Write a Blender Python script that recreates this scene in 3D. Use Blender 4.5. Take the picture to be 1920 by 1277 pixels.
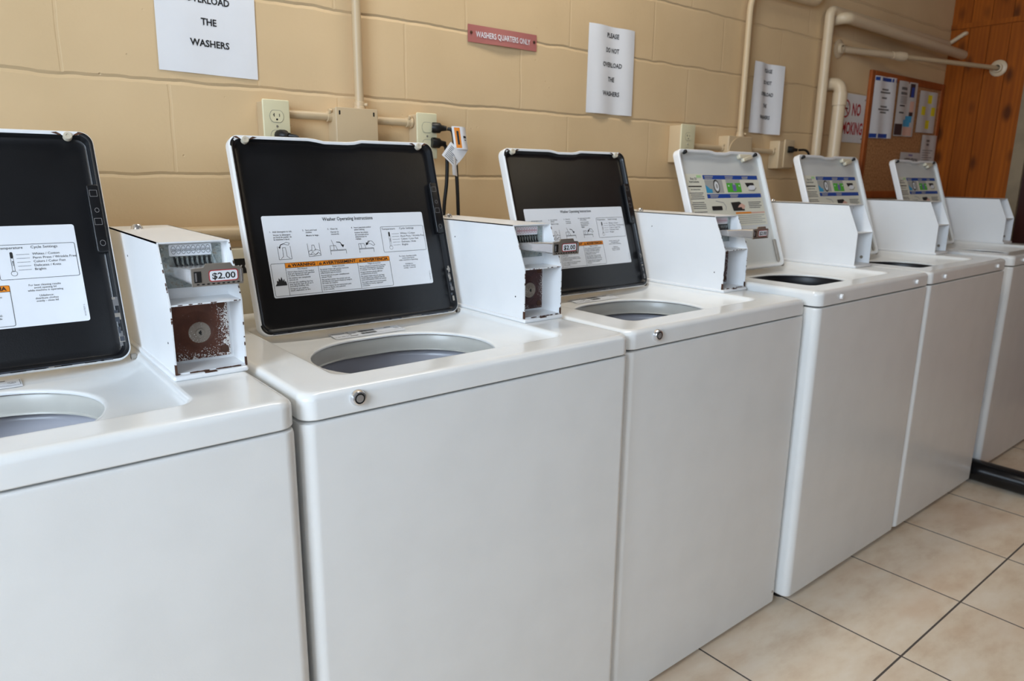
import bpy, math, random
from mathutils import Matrix, Vector
random.seed(7)
for o in list(bpy.data.objects): bpy.data.objects.remove(o)
S = bpy.context.scene; COL = S.collection
R = math.radians; PI = math.pi

# ------------------------------------------------------------------ camera
cd = bpy.data.cameras.new('camera'); cam = bpy.data.objects.new('camera', cd); COL.objects.link(cam)
cam.location = (-0.0544, -1.7883, 1.2251); cam.rotation_euler = (1.3406, -0.0108, -0.6759)
cd.sensor_width = 36; cd.lens = 1329.06 / 1920 * 36; cd.clip_start = 0.02
cd.dof.use_dof = True; cd.dof.focus_distance = 1.25; cd.dof.aperture_fstop = 6.0
S.camera = cam

# ------------------------------------------------------------------ world, daylight, lamps, exposure
W = bpy.data.worlds.new('sky'); S.world = W; W.use_nodes = True
W.node_tree.nodes['Background'].inputs[0].default_value = (0.62, 0.78, 1, 1)
W.node_tree.nodes['Background'].inputs[1].default_value = 1.0
def area(name, loc, rot, sx, sy, power, color):
    l = bpy.data.lights.new(name, 'AREA'); l.shape = 'RECTANGLE'; l.size = sx; l.size_y = sy; l.energy = power; l.color = color
    o = bpy.data.objects.new(name, l); COL.objects.link(o); o.location = loc; o.rotation_euler = rot
    return o
area('daylight_left_window', (-2.21, -2.1, 2.0), (0, R(-90), 0), 1.6, 1.6, 98, (0.72, 0.875, 1.05))
area('daylight_front_window', (-1.0, -3.26, 1.45), (R(90), 0, 0), 2.0, 1.5, 10, (0.84, 0.92, 1.0))
S.view_settings.view_transform = 'Standard'; S.view_settings.look = 'None'
S.view_settings.exposure = 0.2; S.view_settings.gamma = 1.0
CEIL_POWER = 8.4

# ------------------------------------------------------------------ materials
def srgb(r, g, b):
    f = lambda c: (c / 255 / 12.92) if c / 255 <= .04045 else ((c / 255 + .055) / 1.055) ** 2.4
    return (f(r), f(g), f(b), 1)
class NT:
    def __init__(s, name):
        s.m = bpy.data.materials.new(name); s.m.use_nodes = True; s.t = s.m.node_tree; s.b = s.t.nodes['Principled BSDF']
    def n(s, typ, **kw):
        x = s.t.nodes.new(typ)
        for k, v in kw.items():
            if k.startswith('_'): setattr(x, k[1:], v)
            else: x.inputs[k].default_value = v
        return x
    def l(s, a, b): s.t.links.new(a, b)
    def math(s, op, a, b=0.0):
        x = s.n('ShaderNodeMath', _operation=op)
        for i, v in enumerate((a, b)):
            if isinstance(v, (int, float)): x.inputs[i].default_value = v
            else: s.l(v, x.inputs[i])
        return x.outputs[0]
    def mix(s, f, a, b):
        x = s.n('ShaderNodeMix', _data_type='RGBA')
        if isinstance(f, (int, float)): x.inputs[0].default_value = f
        else: s.l(f, x.inputs[0])
        for i, v in ((6, a), (7, b)):
            if isinstance(v, tuple): x.inputs[i].default_value = v
            else: s.l(v, x.inputs[i])
        return x.outputs[2]
    def ramp(s, f, stops):
        x = s.n('ShaderNodeValToRGB'); e = x.color_ramp.elements
        while len(e) < len(stops): e.new(.5)
        for i, (p, c) in enumerate(stops): e[i].position = p; e[i].color = c
        s.l(f, x.inputs[0]); return x.outputs[0]
    def bump(s, h, strength, dist=.001, prev=None):
        x = s.n('ShaderNodeBump', Strength=strength, Distance=dist); s.l(h, x.inputs['Height'])
        if prev is not None: s.l(prev, x.inputs['Normal'])
        return x.outputs[0]
    def obj(s, scale=(1, 1, 1), loc=(0, 0, 0), rot=(0, 0, 0)):
        c = s.n('ShaderNodeTexCoord'); m = s.n('ShaderNodeMapping'); m.inputs['Scale'].default_value = scale
        m.inputs['Location'].default_value = loc; m.inputs['Rotation'].default_value = rot
        s.l(c.outputs['Object'], m.inputs[0]); return m.outputs[0]
    def noise(s, vec, scale, detail=3, rough=.5):
        x = s.n('ShaderNodeTexNoise', Scale=scale, Detail=detail, Roughness=rough); s.l(vec, x.inputs['Vector']); return x.outputs[0]
def simple(name, rgb, rough=.5, metal=0.0, bump=0, bscale=200, coat=0.0, var=0.0):
    k = NT(name); c = srgb(*rgb)
    k.b.inputs['Base Color'].default_value = c; k.b.inputs['Roughness'].default_value = rough; k.b.inputs['Metallic'].default_value = metal
    k.b.inputs['Coat Weight'].default_value = coat; k.b.inputs['Coat Roughness'].default_value = .06
    v = k.obj()
    n = k.noise(v, bscale, 3)
    if bump: k.l(k.bump(n, bump), k.b.inputs['Normal'])
    n2 = k.noise(v, 9, 4)
    d = tuple(x * (1 - max(var, .04)) for x in c[:3]) + (1,)
    k.l(k.mix(k.ramp(n2, [(.4, (0, 0, 0, 1)), (.7, (1, 1, 1, 1))]), c, d), k.b.inputs['Base Color'])
    return k.m
M = {}
M['enamel'] = simple('white enamel', (236, 237, 236), .18, bump=.04, bscale=260, coat=.1)
M['panel'] = simple('white painted steel', (232, 232, 230), .26, bump=.10, bscale=420)
M['white'] = simple('white sheet metal', (238, 239, 240), .38, bump=.05, bscale=300)
M['black'] = simple('black porcelain', (22, 23, 26), .30, bump=.12, bscale=500, var=.35)
M['lidwhite'] = simple('lid white plastic', (214, 216, 214), .42)
M['rubber'] = simple('black rubber', (16, 17, 19), .5)
M['cordblack'] = simple('black cord', (14, 14, 15), .45)
M['chrome'] = simple('chrome', (222, 222, 224), .20, .8)
M['dullmetal'] = simple('worn steel', (168, 160, 150), .36, .65, var=.25)
M['scuff_highlight'] = simple('scuffed dark enamel and highlight', (70, 74, 82), .4, .3, var=.5)
M['dark'] = simple('dark slot and seam shade', (10, 10, 10), .6)
M['cream'] = simple('cream plastic', (222, 213, 188), .4)
M['ivory'] = simple('ivory cover plate', (226, 217, 180), .38)
M['bumper'] = simple('aged cream bumper', (206, 196, 176), .5, var=.2)
M['paint'] = simple('beige painted metal', (206, 182, 146), .42, bump=.15, bscale=120)
M['pvc'] = simple('beige painted plastic pipe', (214, 192, 160), .38, bump=.1, bscale=80)
M['paper'] = simple('white paper', (236, 236, 238), .7)
M['paperold'] = simple('greyish paper', (206, 200, 196), .7)
M['ink'] = simple('black ink', (28, 28, 30), .6)
M['inkgrey'] = simple('grey ink', (110, 108, 108), .6)
M['label'] = simple('white label film', (232, 235, 240), .35)
M['labelcream'] = simple('cream label film', (226, 224, 208), .4)
M['orange'] = simple('warning orange', (236, 140, 30), .45)
M['blueink'] = simple('blue print', (22, 72, 160), .45)
M['lightblue'] = simple('light blue print', (60, 160, 205), .45)
M['green'] = simple('green print', (86, 184, 60), .45)
M['palegreen'] = simple('pale green print', (180, 220, 160), .45)
M['greyprint'] = simple('grey print', (176, 176, 172), .45)
M['violet'] = simple('violet print', (120, 110, 170), .45)
M['skin'] = simple('pink print', (222, 178, 160), .5)
M['redink'] = simple('red print', (186, 30, 40), .5)
M['yellow'] = simple('yellow paper', (232, 214, 40), .6)
M['plum'] = simple('dusty red plastic', (182, 112, 106), .35)
M['tubring'] = simple('tub ring plastic', (204, 202, 194), .28, var=.12)
M['basket'] = simple('basket enamel', (190, 190, 198), .25)
M['tubdark'] = simple('dark tub', (26, 26, 30), .4)
M['rustline'] = simple('rusty edge', (84, 52, 34), .8, var=.5)
M['blackpipe'] = simple('black plastic pipe', (14, 15, 18), .22)
M['doorwood'] = simple('dark red door', (58, 18, 8), .35, var=.3)
M['darkprint'] = simple('dark brown print', (60, 44, 48), .5)
M['casing'] = simple('grey weathered wood', (150, 132, 104), .5, bump=.2, bscale=60, var=.3)
M['ceil'] = simple('ceiling paint', (84, 77, 68), .8)
M['frontwall'] = simple('brown front wall', (66, 50, 38), .7)
M['whitepaint'] = simple('white window paint', (225, 225, 222), .5)
# rusted plate: brown with flaking pale specks
def rust(name, brown, dark, amount):
    k = NT(name); v = k.obj()
    f = k.noise(v, 520, 2, .6); big = k.noise(v, 38, 3)
    sx = k.n('ShaderNodeSeparateXYZ'); k.l(v, sx.inputs[0])
    edge = k.math('MAXIMUM', k.math('MULTIPLY', k.math('SUBTRACT', sx.outputs[0], .662), 9.0), k.math('MULTIPLY', k.math('SUBTRACT', .948, sx.outputs[2]), 8.0))
    t = k.math('ADD', k.math('ADD', f, k.math('MULTIPLY', k.math('SUBTRACT', big, .5), .25)), k.math('MINIMUM', k.math('MAXIMUM', edge, -.12), .22))
    flake = k.ramp(t, [(amount, (0, 0, 0, 1)), (amount + .02, (1, 1, 1, 1))])
    base = k.mix(k.noise(v, 60, 4), srgb(*dark), srgb(*brown))
    k.l(k.mix(flake, base, srgb(214, 210, 205)), k.b.inputs['Base Color']); k.b.inputs['Roughness'].default_value = .75
    k.l(k.bump(f, .5), k.b.inputs['Normal']); return k.m
M['rust'] = rust('flaking brown rust', (104, 58, 38), (66, 36, 24), .66)
M['rust2'] = rust('dark purple brown rust', (84, 48, 46), (48, 28, 28), .74)
M['rustboss'] = rust('speckled boss', (150, 140, 128), (110, 96, 84), .52)
def galv():
    k = NT('galvanised plate'); v = k.obj(); n = k.noise(v, 120, 4, .7)
    k.l(k.ramp(n, [(.3, srgb(120, 128, 128)), (.55, srgb(170, 178, 176)), (.75, srgb(150, 130, 100))]), k.b.inputs['Base Color'])
    k.b.inputs['Metallic'].default_value = .7; k.b.inputs['Roughness'].default_value = .42; return k.m
M['galv'] = galv()
# painted concrete block wall
def blockwall():
    k = NT('painted concrete block'); co = k.n('ShaderNodeTexCoord'); sp = k.n('ShaderNodeSeparateXYZ'); k.l(co.outputs['Object'], sp.inputs[0])
    wob = k.noise(co.outputs['Object'], 7, 2)
    cb = k.n('ShaderNodeCombineXYZ')
    w2 = k.math('MULTIPLY', k.math('SUBTRACT', wob, .5), .012)
    k.l(k.math('ADD', k.math('SUBTRACT', sp.outputs[0], .7992 - 4.064), w2), cb.inputs[0])
    k.l(k.math('ADD', k.math('SUBTRACT', sp.outputs[2], 1.2155 - .2032 * 11), w2), cb.inputs[1])
    br = k.n('ShaderNodeTexBrick', Scale=1.0); br.offset = .5; br.offset_frequency = 2
    br.inputs['Mortar Size'].default_value = .0042; br.inputs['Mortar Smooth'].default_value = .6
    br.inputs['Brick Width'].default_value = .4064; br.inputs['Row Height'].default_value = .2032
    br.inputs['Color1'].default_value = (1, 1, 1, 1); br.inputs['Color2'].default_value = (1, 1, 1, 1); br.inputs['Mortar'].default_value = (0, 0, 0, 1)
    k.l(cb.outputs[0], br.inputs['Vector'])
    big = k.noise(co.outputs['Object'], 2.2, 3)
    w3 = k.math('MULTIPLY', k.math('SUBTRACT', k.noise(co.outputs['Object'], 9, 3), .5), .016)
    fz = k.math('FRACT', k.math('DIVIDE', k.math('ADD', k.math('SUBTRACT', sp.outputs[2], 1.2155 - .2032 * 11), w3), .2032))
    dz = k.math('MULTIPLY', k.math('MINIMUM', fz, k.math('SUBTRACT', 1.0, fz)), .2032)
    hj = k.math('MINIMUM', k.math('DIVIDE', dz, .0065), 1.0)
    vj = k.math('SUBTRACT', 1.0, k.math('MULTIPLY', br.outputs['Fac'], .16))
    fine = k.noise(co.outputs['Object'], 150, 3, .6); mid = k.noise(co.outputs['Object'], 26, 3, .6)
    vo = k.n('ShaderNodeTexVoronoi', Scale=34.0); k.l(co.outputs['Object'], vo.inputs['Vector'])
    pit = k.ramp(vo.outputs['Distance'], [(.04, (0, 0, 0, 1)), (.09, (1, 1, 1, 1))])
    gate = k.ramp(k.noise(co.outputs['Object'], 11, 1), [(.55, (1, 1, 1, 1)), (.62, (0, 0, 0, 1))])
    pits = k.math('MAXIMUM', pit, gate)
    base = k.mix(k.ramp(big, [(.35, (0, 0, 0, 1)), (.65, (1, 1, 1, 1))]), srgb(225, 196, 154), srgb(215, 186, 144))
    base = k.mix(k.math('MULTIPLY', br.outputs['Fac'], .05), base, srgb(224, 202, 168))  # joints tinted slightly paler, a highlight painted into the colour
    k.l(base, k.b.inputs['Base Color']); k.b.inputs['Roughness'].default_value = .6; k.b.inputs['Specular IOR Level'].default_value = .18
    h = k.math('MINIMUM', hj, vj)
    n1 = k.bump(h, .75, .005); n2 = k.bump(mid, .22, .004, n1); n3 = k.bump(fine, .2, .0012, n2); n4 = k.bump(pits, .5, .003, n3)
    k.l(n4, k.b.inputs['Normal']); return k.m
M['block'] = blockwall()
def tiles():
    k = NT('beige ceramic floor tile'); co = k.n('ShaderNodeTexCoord'); mp = k.n('ShaderNodeMapping'); k.l(co.outputs['Object'], mp.inputs[0])
    mp.inputs['Location'].default_value = (-1.7752 + .3971 * 20, 1.1672 + .3971 * 20, 0)
    br = k.n('ShaderNodeTexBrick', Scale=1.0); br.offset = 0; br.inputs['Mortar Size'].default_value = .0028; br.inputs['Mortar Smooth'].default_value = .15
    br.inputs['Brick Width'].default_value = .3971; br.inputs['Row Height'].default_value = .3971
    br.inputs['Color1'].default_value = (0, 0, 0, 1); br.inputs['Color2'].default_value = (1, 1, 1, 1)
    k.l(mp.outputs[0], br.inputs['Vector'])
    st = k.n('ShaderNodeMapping'); st.inputs['Scale'].default_value = (1.0, 2.2, 1); st.inputs['Rotation'].default_value = (0, 0, .5); k.l(co.outputs['Object'], st.inputs[0])
    n = k.noise(st.outputs[0], 6, 6, .62); n2 = k.noise(st.outputs[0], 2.5, 3)
    c = k.ramp(n, [(.3, srgb(224, 200, 172)), (.5, srgb(240, 222, 198)), (.72, srgb(247, 233, 214))])
    c = k.mix(k.math('MULTIPLY', k.ramp(n2, [(.5, (0, 0, 0, 1)), (.75, (1, 1, 1, 1))]), .45), c, srgb(214, 172, 134))
    k.l(k.mix(br.outputs['Fac'], c, srgb(88, 80, 74)), k.b.inputs['Base Color'])
    k.l(k.math('ADD', k.math('MULTIPLY', br.outputs['Fac'], .4), .38), k.b.inputs['Roughness'])
    h = k.math('SUBTRACT', 1.0, br.outputs['Fac']); k.l(k.bump(n, .08, .002, k.bump(h, .6, .002)), k.b.inputs['Normal']); return k.m
M['tile'] = tiles()
def wood(name, a, b, knot, axis_scale, isl=True):
    k = NT(name); co = k.n('ShaderNodeTexCoord'); g = k.n('ShaderNodeNewGeometry')
    off = k.n('ShaderNodeVectorMath', _operation='ADD'); k.l(co.outputs['Object'], off.inputs[0])
    if isl:
        cb = k.n('ShaderNodeCombineXYZ'); k.l(k.math('MULTIPLY', g.outputs['Random Per Island'], 37.0), cb.inputs[2]); k.l(cb.outputs[0], off.inputs[1])
    mp = k.n('ShaderNodeMapping'); mp.inputs['Scale'].default_value = axis_scale; k.l(off.outputs[0], mp.inputs[0])
    n = k.noise(mp.outputs[0], 3.0, 5, .6)
    w = k.n('ShaderNodeTexWave', Scale=2.2, Distortion=6.0, Detail=3.0); w.bands_direction = 'Y'; k.l(mp.outputs[0], w.inputs['Vector'])
    vo = k.n('ShaderNodeTexVoronoi', Scale=6.5); m2 = k.n('ShaderNodeMapping'); m2.inputs['Scale'].default_value = (1, 1.6, .8); k.l(off.outputs[0], m2.inputs[0]); k.l(m2.outputs[0], vo.inputs['Vector'])
    kn = k.ramp(vo.outputs['Distance'], [(.12, (1, 1, 1, 1)), (.30, (0, 0, 0, 1))])
    c = k.mix(n, srgb(*a), srgb(*b)); c = k.mix(k.math('MULTIPLY', w.outputs['Fac'], .35), c, srgb(*a))
    c = k.mix(k.math('MULTIPLY', kn, .75), c, srgb(*knot))
    if isl: c = k.mix(k.math('MULTIPLY', g.outputs['Random Per Island'], .35), c, srgb(*a))
    k.l(c, k.b.inputs['Base Color']); k.b.inputs['Roughness'].default_value = .5; k.b.inputs['Specular IOR Level'].default_value = .2
    k.l(k.bump(w.outputs['Fac'], .1), k.b.inputs['Normal']); return k.m
M['pine'] = wood('knotty pine boards', (122, 56, 6), (206, 112, 24), (40, 16, 3), (7, 7, .8))
M['frame'] = wood('orange stained frame wood', (150, 76, 34), (184, 104, 52), (110, 54, 24), (6, 6, 6), False)
def cork():
    k = NT('cork'); v = k.obj(); n = k.noise(v, 90, 4, .7)
    k.l(k.ramp(n, [(.35, srgb(150, 98, 54)), (.6, srgb(196, 142, 92))]), k.b.inputs['Base Color']); k.b.inputs['Roughness'].default_value = .9; return k.m
M['cork'] = cork()
def lampmat():
    k = NT('lamp diffuser'); k.b.inputs['Emission Color'].default_value = (1, .84, .6, 1); k.b.inputs['Emission Strength'].default_value = 6; return k.m
M['lamp'] = lampmat()

# ------------------------------------------------------------------ mesh builder
def rrect(x0, x1, y0, y1, r, k=8, s=6):
    r = min(r, (x1 - x0) / 2 - 1e-5, (y1 - y0) / 2 - 1e-5)
    cs = [(x1 - r, y0 + r, -90), (x1 - r, y1 - r, 0), (x0 + r, y1 - r, 90), (x0 + r, y0 + r, 180)]
    P = []
    for i, (cx, cy, a) in enumerate(cs):
        arc = [(cx + r * math.cos(R(a + 90 * j / k)), cy + r * math.sin(R(a + 90 * j / k))) for j in range(k + 1)]
        P += arc
        nx, ny, na = cs[(i + 1) % 4]; q = (nx + r * math.cos(R(na)), ny + r * math.sin(R(na)))
        for j in range(1, s): P.append((arc[-1][0] + (q[0] - arc[-1][0]) * j / s, arc[-1][1] + (q[1] - arc[-1][1]) * j / s))
    return P
TXT = {}
def text2d(s, bold):
    key = (s, bold)
    if key not in TXT:
        c = bpy.data.curves.new('t', 'FONT'); c.body = s; c.size = 1; c.offset = bold; c.resolution_u = 2; c.align_x = 'LEFT'
        o = bpy.data.objects.new('t', c); COL.objects.link(o)
        me = bpy.data.meshes.new_from_object(o.evaluated_get(bpy.context.evaluated_depsgraph_get()))
        vs = [(v.co.x, v.co.y) for v in me.vertices]; fs = [tuple(p.vertices) for p in me.polygons]
        bpy.data.objects.remove(o); bpy.data.curves.remove(c); bpy.data.meshes.remove(me)
        TXT[key] = (vs, fs)
    return TXT[key]
class MB:
    def __init__(s): s.V, s.F, s.I, s.mats = [], [], [], []; s.T = Matrix()
    def mi(s, m):
        if m not in s.mats: s.mats.append(m)
        return s.mats.index(m)
    def add(s, vs, fs, m):
        b = len(s.V); s.V += [tuple(s.T @ Vector(v)) for v in vs]; i = s.mi(m)
        for f in fs: s.F.append(tuple(b + j for j in f)); s.I.append(i)
        return s
    def box(s, x0, x1, y0, y1, z0, z1, m):
        return s.add([(x, y, z) for x in (x0, x1) for y in (y0, y1) for z in (z0, z1)],
                     [(0, 1, 3, 2), (4, 6, 7, 5), (0, 4, 5, 1), (2, 3, 7, 6), (0, 2, 6, 4), (1, 5, 7, 3)], m)
    def loft(s, loops, m, cap0=False, cap1=False):
        n = len(loops[0]); vs = [p for l in loops for p in l]; fs = []
        for i in range(len(loops) - 1):
            for j in range(n): fs.append((i * n + j, i * n + (j + 1) % n, (i + 1) * n + (j + 1) % n, (i + 1) * n + j))
        if cap0: fs.append(tuple(reversed(range(n))))
        if cap1: fs.append(tuple((len(loops) - 1) * n + j for j in range(n)))
        return s.add(vs, fs, m)
    def rbox(s, x0, x1, y0, y1, z0, z1, r, m, rc=None, k=5):
        rc = rc or r; L = []
        q = [(z0, r)] if r > 0 else []
        prof = [(z0 + r - r * math.sin(R(90 - 90 * i / 4)), r - r * math.cos(R(90 - 90 * i / 4))) for i in range(5)]
        prof += [(z1 - r + r * math.sin(R(90 * i / 4)), r - r * math.cos(R(90 * i / 4))) for i in range(5)]
        for z, ins in prof: L.append([(x, y, z) for x, y in rrect(x0 + ins, x1 - ins, y0 + ins, y1 - ins, max(rc - ins, 1e-4), k, 1)])
        return s.loft(L, m, True, True)
    def tube(s, P, r, m, n=12, caps=True):
        P = [Vector(p) for p in P]; L = []; up = Vector((0, 0, 1)); prev = None
        for i, p in enumerate(P):
            t = (P[min(i + 1, len(P) - 1)] - P[max(i - 1, 0)]).normalized()
            if prev is None: a = t.orthogonal().normalized()
            else: a = (prev - t * prev.dot(t)).normalized()
            b = t.cross(a); prev = a; rr = r[i] if isinstance(r, (list, tuple)) else r
            L.append([tuple(p + a * rr * math.cos(2 * PI * j / n) + b * rr * math.sin(2 * PI * j / n)) for j in range(n)])
        return s.loft(L, m, caps, caps)
    def lathe(s, prof, c, axis, m, n=24, sx=1, sy=1, cap0=False, cap1=False):
        ax = Vector(axis).normalized(); a = ax.orthogonal().normalized() if abs(ax.z) < .9 else Vector((1, 0, 0)); b = ax.cross(a); c = Vector(c)
        return s.loft([[tuple(c + ax * h + a * r * sx * math.cos(2 * PI * j / n) + b * r * sy * math.sin(2 * PI * j / n)) for j in range(n)] for r, h in prof], m, cap0, cap1)
    def poly(s, P, m): return s.add(P, [tuple(range(len(P)))], m)
    def text(s, body, x, y, size, m, bold=0.0, align='L', xs=1.0, lift=0.0, rot=0.0, width=None):
        vs, fs = text2d(body, bold)
        if not vs: return s
        w = max(v[0] for v in vs)
        if width: xs = width / (w * size)
        dx = 0 if align == 'L' else (-w / 2 if align == 'C' else -w)
        c, q = math.cos(rot), math.sin(rot)
        pts = [((v[0] + dx) * size * xs, v[1] * size) for v in vs]
        return s.add([(x + a * c - b * q, y + a * q + b * c, lift) for a, b in pts], fs, m)
    def rect(s, x0, x1, y0, y1, m, lift=0.0, r=0.0):
        P = rrect(x0, x1, y0, y1, r, 4, 1) if r else [(x0, y0), (x1, y0), (x1, y1), (x0, y1)]
        return s.poly([(a, b, lift) for a, b in P], m)
    def frame(s, x0, x1, y0, y1, w, m, lift=0.0, r=.003):
        A = rrect(x0, x1, y0, y1, r, 4, 1); B = rrect(x0 + w, x1 - w, y0 + w, y1 - w, max(r - w, 1e-4), 4, 1)
        return s.loft([[(a, b, lift) for a, b in A], [(a, b, lift) for a, b in B]], m)
    def line(s, P, w, m, lift=0.0):
        for (x0, y0), (x1, y1) in zip(P, P[1:]):
            d = math.hypot(x1 - x0, y1 - y0) or 1; nx, ny = -(y1 - y0) / d * w / 2, (x1 - x0) / d * w / 2
            s.poly([(x0 + nx, y0 + ny, lift), (x0 - nx, y0 - ny, lift), (x1 - nx, y1 - ny, lift), (x1 + nx, y1 + ny, lift)], m)
        return s
    def build(s, name, parent=None, smooth=True, wn=False, angle=38):
        me = bpy.data.meshes.new(name); me.from_pydata(s.V, [], s.F)
        for m in s.mats: me.materials.append(M[m])
        me.polygons.foreach_set('material_index', s.I)
        if smooth:
            me.polygons.foreach_set('use_smooth', [True] * len(s.F)); me.set_sharp_from_angle(angle=R(angle))
        me.update()
        o = bpy.data.objects.new(name, me); COL.objects.link(o)
        if parent: o.parent = parent
        if wn: mo = o.modifiers.new('wn', 'WEIGHTED_NORMAL'); mo.keep_sharp = True; mo.weight = 90
        return o
def tag(o, label, cat, group=None):
    o['label'] = label; o['category'] = cat
    if group: o['group'] = group
    return o
def thing(name, loc, label, cat, group=None, rz=0):
    o = bpy.data.objects.new(name, None); COL.objects.link(o); o.location = loc; o.rotation_euler.z = rz; o.empty_display_size = .05
    return tag(o, label, cat, group)
def struct(o): o['kind'] = 'structure'; return o
FACE = Matrix.Rotation(R(90), 4, 'X')      # print plane (x,y) -> wall plane (x,z), facing -y
def face_at(x, y, z): return Matrix.Translation((x, y, z)) @ FACE

# ------------------------------------------------------------------ the room
XE = 4.5166
XL, YF = -2.15, -3.2
b = MB(); b.box(XL - .12, XE + .12, 0, .2, 0, 2.9, 'block'); struct(b.build('wall_back', smooth=False))
b = MB(); b.box(XL - .12, XE + .12, YF - .2, .2, -.1, 0, 'tile'); struct(b.build('floor', smooth=False))
b = MB(); b.box(XL - .12, XE + .12, YF - .2, .2, 2.9, 3.0, 'ceil'); struct(b.build('ceiling', smooth=False))
def wall_open(name, fn, u0, u1, a0, a1, z0, z1, mat):    # wall with one window opening
    b = MB(); fn(b, u0, a0, 0, 2.9, mat); fn(b, a1, u1, 0, 2.9, mat); fn(b, a0, a1, 0, z0, mat); fn(b, a0, a1, z1, 2.9, mat); return struct(b.build(name, smooth=False))
wall_open('wall_left', lambda b, p, q, z0, z1, m: b.box(XL - .12, XL, p, q, z0, z1, m), YF, 0, -2.95, -1.25, 1.15, 2.85, 'frontwall')
wall_open('wall_front', lambda b, p, q, z0, z1, m: b.box(p, q, YF - .12, YF, z0, z1, m), XL, XE, -2.05, .05, .65, 2.25, 'frontwall')
b = MB()
for (p, q) in ((-2.95, -2.89), (-2.13, -2.07), (-1.31, -1.25)): b.box(XL - .02, XL + .01, p, q, 1.15, 2.85, 'whitepaint')
for (p, q) in ((1.15, 1.21), (2.79, 2.85)): b.box(XL - .02, XL + .01, -2.89, -1.31, p, q, 'whitepaint')
struct(b.build('window_1', smooth=False))
b = MB()
for (p, q) in ((-2.05, -1.99), (-1.03, -.97), (-.01, .05)): b.box(p, q, YF - .01, YF + .02, .65, 2.25, 'whitepaint')
for (p, q) in ((.65, .71), (2.19, 2.25)): b.box(-1.99, -.01, YF - .01, YF + .02, p, q, 'whitepaint')
struct(b.build('window_2', smooth=False))
# end wall of vertical pine boards, batten, door casing and door
b = MB(); b.box(XE + .02, XE + .12, YF, 0, 0, 2.9, 'pine')
ys = [0, .0967, .19, .292, .392]
y = -.002
edges = [-.0, -.0967, -.195, -.295, -.398]
for p, q in zip(edges, edges[1:]):
    for z0, z1 in ((0, 2.034), (2.062, 2.9)):
        b.box(XE, XE + .02, q + .0012, p - .0012, z0, z1, 'pine')
k = -1.36
while k > YF + .1:
    b.box(XE, XE + .02, k - .0975, k - .0012, 0, 2.9, 'pine'); k -= .0985
wr = struct(b.build('wall_right', smooth=False))
b = MB(); b.box(XE + .004, XE + .02, -.103, -.052, 1.868, 1.925, 'dark'); b.build('pipe_opening', wr, smooth=False)
b = MB(); b.box(XE - .006, XE + .019, -1.36, -.001, 2.035, 2.061, 'pine'); struct(b.build('trim_2', smooth=False))
b = MB(); b.box(XE - .018, XE + .02, -.458, -.4, 0, 2.033, 'casing'); b.box(XE - .018, XE + .02, -1.36, -1.30, 0, 2.033, 'casing'); b.box(XE - .018, XE + .02, -1.30, -.458, 1.98, 2.033, 'casing'); struct(b.build('trim_1', smooth=False))
b = MB(); b.box(XE + .004, XE + .02, -1.299, -.459, .006, 1.979, 'doorwood')
for z0, z1 in ((.15, .95), (1.08, 1.85)):
    for y0, y1 in ((-1.2, -.93), (-.83, -.56)): b.rbox(y0, y1, z0, z1, 0, .004, .003, 'doorwood') if False else b.box(XE - .002, XE + .004, y0, y1, z0, z1, 'doorwood')
struct(b.build('door_1', smooth=False))
# ceiling lamps
for i, (x, y) in enumerate(((1.15, -.5), (-1.6, -2.2), (3.0, -2.3))):
    t = thing('ceiling_light', (x, y, 2.9), ['ceiling light fixture above the second washer', 'ceiling light fixture left of all the washers', 'ceiling light fixture in the far right half of the room'][i], 'light', 'ceiling light fixtures')
    b = MB(); b.box(-.62, .62, -.16, .16, -.05, 0, 'whitepaint'); b.build('housing', t, smooth=False)
    b = MB(); b.box(-.6, .6, -.14, .14, -.062, -.05, 'lamp'); b.build('diffuser', t, smooth=False)
    if CEIL_POWER: area('lamp_light', (x, y, 2.83), (0, 0, 0), 1.2, .28, CEIL_POWER * (1, .12, .02)[i], (.95, .98, 1.0))

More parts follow.
